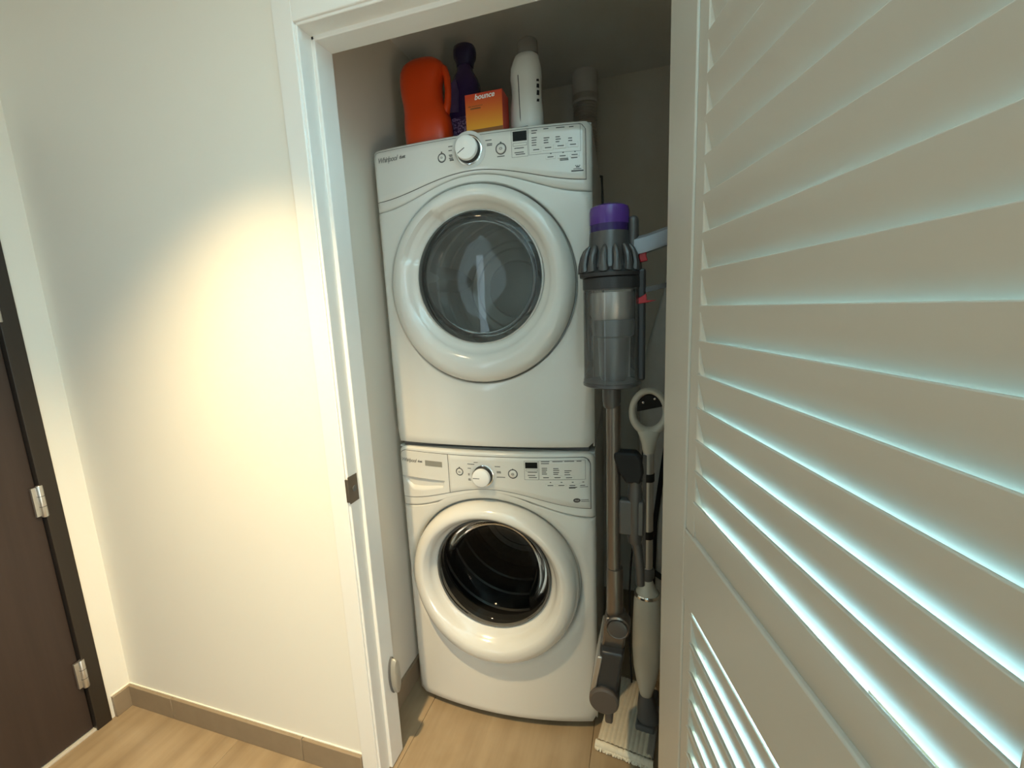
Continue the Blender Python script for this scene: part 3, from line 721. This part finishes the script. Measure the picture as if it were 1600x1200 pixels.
# dryer-sheet box
bx0, bx1, byf = 0.3245, 0.4385, 0.002
box = empty('dryer_sheet_box', (bx0, byf, ZT), 0.02); tag(box, 'orange and red dryer sheet carton standing in front of the bottles on the dryer', 'carton')
mb = MB().box(0, bx1-bx0, 0, 0.062, 0, 0.108); carton = mb.build('carton', 'box_red', box, bevel=0.0012)
MB().box(0.0015, bx1-bx0-.0015, -.0004, .001, 0.012, 0.1065).build('front_print', 'box_print', box, smooth=False)
MB().box(0.0015, bx1-bx0-.0015, -.0004, .001, 0.0015, 0.012).build('front_band', 'box_brown', box, smooth=False)
text_mesh('name_text', 'bounce', 0.0205, 'ink_white', box, Matrix.Translation((0.030, -.0012, 0.090)) @ Matrix.Rotation(pi/2, 4, 'X') @ Matrix.Rotation(0.03, 4, 'Z'), shear=0.25, bold=0.0005)
mb = MB()
for (x, z, w, h) in ((0.010, .073, .008, .0022), (0.020, .0735, .034, .0016), (0.016, .066, .032, .0034), (0.018, .0685, .028, .0015)):
    mb.add([Vector((x, -.0008, z)), Vector((x+w, -.0008, z)), Vector((x+w, -.0008, z+h)), Vector((x, -.0008, z+h))], [(0, 1, 2, 3)])
mb.build('small_print', 'box_brown', box, smooth=False)
# white bottle
wx, wy = 0.489, 0.085
wb = empty('white_bottle', (wx, wy, ZT)); tag(wb, 'white plastic laundry bottle with a dull cap, rightmost on the dryer', 'bottle')
lv = [(0.0, .446, .528, .034), (0.006, .440, .535, .039), (0.03, .4385, .538, .041), (0.075, .4400, .536, .040), (0.11, .4455, .5335, .038), (0.135, .4455, .534, .037), (0.16, .4425, .536, .038), (0.185, .4455, .534, .037), (0.202, .4525, .5305, .034), (0.213, .458, .528, .031), (0.217, .464, .522, .027)]
MB().loft([squircle(a-wx, b-wx, 0, d, z, e=2.3) for z, a, b, d in lv]).build('bottle_body', 'white_plastic', wb, ang=60)
MB().loft([squircle(a-wx, b-wx, 0, d, z, e=2.0) for z, a, b, d in [(0.217, .466, .527, .026), (0.252, .4665, .5255, .026), (0.257, .470, .522, .023)]]).build('cap', 'frost_cap', wb, ang=50)
# moulded seam groove and side lettering
def wfront(x, z):
    for (za, a, b, d), (zb_, a2, b2, d2_) in zip(lv, lv[1:]):
        if za <= z <= zb_:
            t = (z-za)/(zb_-za); a, b, d = a+(a2-a)*t, b+(b2-b)*t, d+(d2_-d)*t
            u = abs((x-(a+b)/2)/((b-a)/2)); return -d*(max(0, 1-u**2.3))**(1/2.3)
    return 0
mb = MB()
for k in range(12):
    z0, z1 = .030+.125*k/12, .030+.125*(k+1)/12; xa, xb = .4785-.004*(k/12), .4785-.004*((k+1)/12)
    w0, w1 = (.0014 if k else .0004), .0014
    mb.add([Vector((x-wx, wfront(x, z)-.0006, z)) for x, z in ((xa-w0, z0), (xa+w0, z0), (xb+w1, z1), (xb-w1, z1))], [(0, 1, 2, 3)])
mb.build('mould_seam', 'seam', wb, smooth=False)
mb = MB()
for (z, h) in ((.135, .008), (.118, .013), (.098, .016), (.080, .010)):
    mb.add([Vector((x-wx, wfront(x, zz)-.001, zz)) for x, zz in ((.5255, z), (.5315, z+.002), (.5315, z+h), (.5265, z+h-.002))], [(0, 1, 2, 3)])
mb.build('side_lettering', 'ink_black', wb, smooth=False)
MB().box(-.018, .012, wfront(.487, .012)-.002, wfront(.487, .012)+.006, .004, .016).build('base_notch', 'seam', wb, bevel=.002)

# ================================================================== STICK VACUUM
VX, VY = 0.750, -0.150
vc = empty('stick_vacuum', (VX, VY, 0)); tag(vc, 'grey cordless stick vacuum with purple filter hanging beside the stacked machines', 'vacuum cleaner')
mb = MB().lathe([(0.0475, 1.672), (0.0482, 1.676), (0.0482, 1.704), (0.046, 1.713), (0.038, 1.7175), (0.02, 1.7185)], Matrix.Translation((-.004, 0, 0)), 40); mb.build('filter', 'purple_gloss', vc)
MB().lathe([(0.0478, 1.654), (0.0478, 1.673)], Matrix.Translation((-.004, 0, 0)), 40).build('filter_band', 'purple_dark', vc)
MB().lathe([(0.062, 1.560), (0.062, 1.575), (0.053, 1.60), (0.0505, 1.625), (0.0490, 1.652), (0.0482, 1.656)], Matrix.Translation((-.004, 0, 0)), 40).build('motor_housing', 'vac_grey', vc)
cyc = None
for k in range(14):
    a = 2*pi*k/14+0.1
    if cyc is None:
        c = MB(); c.tube([(0.052, 0, 1.622), (0.058, 0, 1.612), (0.064, 0, 1.598), (0.0675, 0, 1.580), (0.0665, 0, 1.565), (0.058, 0, 1.552)], [.004, .0075, .0085, .0095, .0125, .009], 10)
        cyc = c.build('cyclone', 'vac_grey', vc, loc=(-.004, 0, 0)); o = cyc
    else: o = dup(cyc)
    o.rotation_euler = (0, 0, a)
for k in range(14):
    pass
MB().lathe([(0.060, 1.546), (0.0735, 1.550), (0.0745, 1.558), (0.068, 1.566), (0.058, 1.575)], Matrix.Translation((-.004, 0, 0)), 40).build('cyclone_skirt', 'vac_dark', vc)
MB().lathe([(0.070, 1.520), (0.0705, 1.524), (0.0705, 1.546), (0.066, 1.550)], None, 40).build('bin_collar', 'vac_dark', vc)
MB().lathe([(0.069, 1.522), (0.0695, 1.510), (0.0700, 1.300), (0.0715, 1.292), (0.0715, 1.284)], None, 48, cap0=False, cap1=False).build('dust_bin', 'clear_plastic', vc)
MB().lathe([(0.052, 1.512), (0.052, 1.448), (0.050, 1.445)], Matrix.Translation((.004, 0, 0)), 36).build('cyclone_shroud', 'vac_silver', vc)
MB().lathe([(0.050, 1.445), (0.052, 1.440), (0.050, 1.405), (0.040, 1.400), (0.036, 1.300), (0.030, 1.29)], Matrix.Translation((.006, 0, 0)), 36).build('shroud_skirt', 'vac_grey', vc)
MB().lathe([(0.066, 1.276), (0.0725, 1.279), (0.0725, 1.286), (0.069, 1.289)], None, 40).build('bin_lid', 'vac_grey', vc)
MB().box(0.058, 0.083, -0.014, 0.022, 1.290, 1.565).build('wand_rail', 'vac_dark', vc, bevel=0.006, bseg=3)
MB().box(0.040, 0.066, -0.018, 0.018, 1.600, 1.690).build('motor_hump', 'vac_grey', vc, bevel=0.012, bseg=4)
# handle: upper arm, lower arm, grip, with triggers
mb = MB(); mb.loft([[Vector((x, y, z)) for y, z in ((-.016, zc-.021), (.016, zc-.021), (.018, zc-.012), (.018, zc+.014), (.010, zc+.021), (-.010, zc+.021), (-.018, zc+.014), (-.018, zc-.012))] for x, zc in ((.055, 1.618), (.085, 1.6235), (.13, 1.636), (.185, 1.652))])
mb.build('handle_arm', 'vac_arm', vc)
mb = MB(); mb.loft([[Vector((x, y, z)) for y, z in ((-.010, zc-.006), (.010, zc-.006), (.010, zc+.006), (-.010, zc+.006))] for x, zc in ((.072, 1.512), (.10, 1.517), (.185, 1.533))])
mb.build('handle_brace', 'vac_grey', vc)
MB().box(0.180, 0.220, -0.020, 0.020, 1.505, 1.685).build('grip', 'vac_dark', vc, bevel=0.010, bseg=3)
mb = MB().prism([(.067, 1.606), (.085, 1.609), (.083, 1.595), (.087, 1.583), (.070, 1.580), (.066, 1.592)], -.010, .010); mb.build('trigger', 'red_plastic', vc, bevel=0.002)
mb = MB().prism([(.060, 1.492), (.072, 1.498), (.084, 1.505), (.086, 1.489), (.110, 1.488), (.086, 1.483), (.074, 1.482), (.062, 1.480)], -.020, -.012); mb.build('release_catch', 'red_plastic', vc, bevel=0.0015)
# wand, collars
MB().lathe([(0.0235, 1.276), (0.0235, 1.232), (0.020, 1.218), (0.019, 1.216)], None, 32).build('wand_socket', 'vac_grey', vc)
MB().lathe([(0.0188, 1.222), (0.0188, 0.745)], Matrix.Translation((.004, 0, 0)), 32).build('wand', 'vac_nickel', vc)
MB().lathe([(0.0215, 0.758), (0.0225, 0.750), (0.0235, 0.62), (0.022, 0.612)], Matrix.Translation((.0065, 0, 0)), 32).build('wand_collar', 'vac_nickel', vc)
# articulated neck and cleaner head
Mx = Matrix.Translation((.016, -0.020, 0.590)) @ Matrix.Rotation(pi/2, 4, 'X')
MB().lathe([(0.0, -.034), (0.030, -.034), (0.034, -.030), (0.034, 0.010), (0.030, 0.014), (0.027, 0.012), (0.0, 0.012)], Mx, 32, cap0=False, cap1=False).build('pivot', 'vac_nickel', vc)
MB().lathe([(0.026, .0), (0.026, .0155), (0.022, .0165), (0.0, .0165)], Mx, 32, cap0=False, cap1=False).build('pivot_cap', 'vac_grey', vc)
mb = MB(); mb.loft([[Vector((x+dx, y, z)) for x, y in ((-w, -.028), (w, -.028), (w+.004, -.01), (w, .035), (-w, .035), (-w-.004, -.01))] for z, dx, w in ((.615, .008, .024), (.580, .008, .030), (.540, .004, .028), (.500, -.002, .030))])
mb.build('neck', 'vac_nickel', vc, bevel=0.004)
mb = MB(); mb.loft([[Vector((x+dx, y, z)) for x, y in ((-.030, -.052), (.030, -.052), (.034, -.03), (.034, .12), (-.030, .12), (-.034, -.03))] for z, dx in ((.525, .002), (.47, -.006), (.42, -.013), (.385, -.018))])
mb.build('head_housing', 'vac_dark', vc, bevel=0.006)
mb = MB(); mb.loft([[Vector((x+dx, y, z)) for x, y in ((-.040, -.056), (-.026, -.056), (-.026, .12), (-.040, .12))] for z, dx in ((.510, .002), (.46, -.006), (.385, -.020))])
mb.build('bumper_strip', 'vac_silver', vc, bevel=0.003)
Mr = Matrix.Translation((-.020, -.062, 0.374)) @ Matrix.Rotation(-pi/2, 4, 'X')
MB().lathe([(0.0, .002), (0.040, .002), (0.042, .006), (0.042, .175), (0.0, .175)], Mr, 36, cap0=False, cap1=False).build('brush_roller', 'vac_dark', vc)
MB().lathe([(0.0, -.004), (0.036, -.004), (0.041, .0), (0.042, .008)], Mr, 36, cap0=False, cap1=False).build('roller_cap', 'vac_cap', vc)
MB().box(-.018, .004, -.060, .06, 0.300, 0.342).build('roller_tab', 'vac_cap', vc, bevel=0.006)
# tool clip with two tools
MB().box(0.018, 0.085, -0.016, 0.016, 0.865, 0.965).build('tool_clip', 'vac_grey', vc, bevel=0.006)
tb = MB().lathe([(0.017, 0.84), (0.019, 0.85), (0.019, 0.965), (0.020, 0.985), (0.017, 1.005), (0.020, 1.02)], Matrix.Translation((.060, 0, 0)), 20).build('brush_tool', 'vac_grey', vc)
mb = MB(); mb.loft([[Vector((x+dx, y, z)) for x, y in ((-w, -.02), (w, -.02), (w, .02), (-w, .02))] for z, dx, w in ((1.015, .056, .018), (1.045, .050, .032), (1.085, .040, .036), (1.10, .034, .030))])
mb.build('bristles', 'rubber_black', tb, bevel=0.006)
MB().tube([(.062, 0, .85), (.068, 0, .82), (.074, 0, .77), (.076, 0, .715)], [.014, .0135, .013, .012], 14).build('crevice_tool', 'vac_grey', vc)
# charging dock on the closet side of the front wall
dock = empty('charging_dock', (0.965, -0.205, 1.60)); tag(dock, 'dark wall dock behind the door edge that carries the stick vacuum', 'charging dock')
MB().box(-.045, .045, 0.0, .020, -.12, .09).build('back_plate', 'vac_dark', dock, bevel=.006)
MB().box(-.030, .030, .018, .074, -.118, -.0965).build('cradle', 'vac_dark', dock, bevel=.005)

# ================================================================== STEAM MOP
MX, MY_ = 0.8455, 0.080
sm = empty('steam_mop', (MX, MY_, 0)); tag(sm, 'white steam mop standing upright behind the vacuum on a striped pad', 'steam mop')
# open loop handle
loop = []
def rr(a):  # egg-shaped loop in x,z
    return Vector((0.050*cos(a), 0, 1.150+(0.068 if sin(a) > 0 else 0.060)*sin(a)))
N = 36; rings = []
for k in range(N):
    a = 2*pi*k/N; p = rr(a); t = (rr(a+.01)-rr(a-.01)).normalized(); n = Vector((t.z, 0, -t.x))
    rad = 0.0105+0.004*max(0, -sin(a))
    rings.append([p+n*rad*cos(2*pi*j/12)+Vector((0, 1, 0))*rad*1.15*sin(2*pi*j/12) for j in range(12)])
rings.append(rings[0]); MB().loft(rings, False, False).build('loop_handle', 'mop_white', sm, ang=60)
mb = MB(); mb.loft([squircle(-w, w, 0, d, z, 28, 2.2) for z, w, d in ((1.020, .0175, .0165), (1.030, .0195, .018), (1.050, .022, .020), (1.075, .030, .021), (1.092, .036, .018), (1.10, .030, .012))])
mb.build('handle_neck', 'mop_white', sm, ang=60)
mb = MB(); mb.loft([[Vector((x, y, z)) for x, z in ((-.036, 1.152), (.040, 1.170), (.042, 1.19), (.025, 1.206), (-.010, 1.207), (-.034, 1.185))] for y in (-.006, .006)])
ip = mb.build('handle_insert', 'rubber_black', sm, bevel=.003)
for x, z in ((-.018, 1.182), (.016, 1.194)):
    MB().lathe([(.0035, 0), (.0035, .002), (.002, .003)], Matrix.Translation((x, -.006, z)) @ Matrix.Rotation(pi/2, 4, 'X'), 12).build('screw', 'chrome', ip)
MB().lathe([(0.0165, 0.615), (0.0165, 1.022)], None, 24, sy=1.0).build('pole', 'mop_silver', sm)
MB().box(-.0172, -.0055, -.0172, -.010, 0.63, 1.016).build('pole_dark_strip', 'rubber_grey', sm, bevel=.002)  # dark strip down the left side of the pole
for z in (0.745, 0.940):
    MB().lathe([(.0182, z-.013), (.0188, z-.010), (.0188, z+.010), (.0182, z+.013)], None, 24).build('cord_clip', 'rubber_black', sm)
MB().lathe([(.017, .582), (.022, .592), (.023, .618), (.019, .626)], None, 24).build('pole_socket', 'rubber_grey', sm)
mb = MB(); mb.loft([squircle(-w+.0, w, 0, d, z, 32, 2.2) for z, w, d in ((.530, .040, .036), (.545, .030, .030), (.575, .019, .02), (.590, .016, .016))])
mb.build('body_shoulder', 'mop_white', sm, ang=60)
MB().lathe([(.0385, .523), (.042, .527), (.042, .534), (.039, .537)], None, 32, sy=.92).build('chrome_band', 'chrome', sm)
mb = MB(); mb.loft([squircle(-w+dx, w+dx, 0, d, z, 36, 2.3) for z, w, d, dx in ((.526, .038, .036, 0), (.505, .0425, .040, 0), (.42, .046, .042, 0), (.33, .0465, .043, 0), (.26, .043, .040, .0), (.205, .034, .034, 0), (.165, .024, .026, 0), (.148, .021, .023, 0), (.145, .016, .018, 0))])
mb.build('water_tank', 'mop_white', sm, ang=60)
mb = MB(); mb.loft([squircle(-w+dx, w+dx, 0, d, z, 24, 2.6) for z, w, d, dx in ((.152, .019, .021, 0), (.135, .025, .026, .0), (.10, .030, .030, .002), (.075, .034, .034, .006), (.052, .036, .036, .008))])
mb.build('swivel_joint', 'rubber_grey', sm, ang=50)
MB().box(-.030, .032, -.045, .13, 0.028, 0.050, Matrix.Rotation(-0.12, 4, 'Z')).build('mop_plate', 'rubber_grey', sm, bevel=.006)
# striped microfibre pad
pad = empty('pad', (0.010, -0.020, 0), parent=sm)
NXp, NYp = 90, 30; x0p, x1p, y0p, y1p = -0.155, 0.025, -0.118, 0.175
Rz = Matrix.Rotation(-0.14, 4, 'Z')
mb = MB(); vs = []; fs = []
for i in range(NXp+1):
    for j in range(NYp+1):
        u, v = i/NXp, j/NYp; x = x0p+(x1p-x0p)*u; y = y0p+.012+(y1p-y0p-.012)*v
        taper = 1-0.22*smooth(.35, 1, v); x = (x0p+x1p)/2+.01*(1-taper)+(x-(x0p+x1p)/2)*taper
        edge = min(1, min(u, 1-u)*12, (v*10+.35))
        h = .018+.013*sqrt(max(0, 1-(1-edge)**2))+.0030*abs(sin(pi*u*12))
        vs.append(Rz @ Vector((x, y, h)))
for i in range(NXp):
    for j in range(NYp):
        a = i*(NYp+1)+j; fs.append((a, a+NYp+1, a+NYp+2, a+1))
mb.add(vs, fs)
m = mat('pad_cloth', (0.62, 0.55, 0.42), 0.95, bump=0.6, bscale=500, var=0.12, vscale=60)
mat('pad_fringe', (0.80, 0.74, 0.60), 0.95, bump=0.6, bscale=500, var=0.08, vscale=80)
mat('pad_edge', (0.25, 0.23, 0.20), 0.9, bump=0.4, bscale=400, var=0.1)
mb.build('pad_top', 'pad_cloth', pad, ang=70)
mb = MB(); rings = []
for i in range(61):
    u = i/60; x = x0p-.004+(x1p-x0p+.008)*u; rj = .013+random.uniform(-.0012, .0016)
    rings.append([Rz @ Vector((x, y0p+.008+rj*cos(t)*.85+random.uniform(-.0006, .0006), .014+rj*sin(t))) for t in [2*pi*k/10 for k in range(10)]])
mb.loft(rings).build('fringe_roll', 'pad_fringe', pad, ang=60)
mb = MB()
for i in range(46):
    x = x0p-.004+(x1p-x0p+.008)*(i+.5)/46; l = random.uniform(.010, .019)
    mb.tube([Rz @ Vector((x, y0p+.004, .013)), Rz @ Vector((x+random.uniform(-.002, .002), y0p-.004, .008)), Rz @ Vector((x+random.uniform(-.003, .003), y0p+.002-l*.6, .0032))], [.004, .0034, .0022], 6)
fr_ = mb.build('fringe', 'pad_fringe', pad); fr_['kind'] = 'stuff'
MB().box(x1p-.020, x1p+.004, y0p+.02, y1p-.08, .012, .0345, Rz).build('pad_edge_band', 'pad_edge', pad, bevel=.004)
# mop cord hanging at its side
mcord = [(-.016, .014, 1.03), (-.020, .010, .99), (-.026, .012, .93), (-.036, .02, .83), (-.046, .03, .70), (-.054, .04, .60), (-.058, .05, .50), (-.058, .05, .30), (-.05, .06, .12)]
MB().tube(mcord, .0032, 8).build('power_cord', 'rubber_black', sm)

# ================================================================== IRONING BOARD behind
ib = empty('ironing_board', (0.975, 0.42, 0)); tag(ib, 'folded ironing board with pale grey cover leaning at the back behind the mop', 'ironing board')
Mi = Matrix.Rotation(-0.10, 4, 'X')
def bw(t): return 0.165*(1-0.62*smooth(.62, 1.0, t)**1.4)
mb = MB(); rings = []
NB = 40
for k in range(NB+1):
    t = k/NB; z = .10+1.55*t; w = bw(t)*(1 if 0 < k < NB else .55)
    ring = []
    for j in range(20):
        a = 2*pi*j/20; x = w*math.copysign(abs(cos(a))**.6, cos(a)); y = .020*math.copysign(abs(sin(a))**.8, sin(a))
        y += .004*sin(x*45+z*16)+.003*sin(z*37-x*60)
        ring.append(Mi @ Vector((x, y, z)))
    rings.append(ring)
mb.loft(rings).build('padded_cover', 'board_cloth', ib, ang=70)
mb = MB(); mb.tube([Mi @ Vector((-.15, -.035, .42)), Mi @ Vector((-.05, -.035, .36)), Mi @ Vector((.12, -.035, .25))], .011, 12); mb.build('leg_frame', 'rubber_black', ib)
mb = MB(); mb.tube([Mi @ Vector((-.115, -.032, .02)), Mi @ Vector((-.100, -.034, .6)), Mi @ Vector((-.02, -.032, 1.25))], .010, 12); mb.build('leg_frame', 'rubber_black', ib)
mb = MB(); mb.tube([Mi @ Vector((.115, -.032, .02)), Mi @ Vector((.090, -.034, .6)), Mi @ Vector((.02, -.032, 1.25))], .010, 12); mb.build('leg_frame', 'rubber_black', ib)
for x in (-.115, .115):
    MB().tube([Mi @ Vector((x, -.032, .034)), Mi @ Vector((x, -.032, -.002))], .014, 12).build('foot_cap', 'rubber_black', ib)
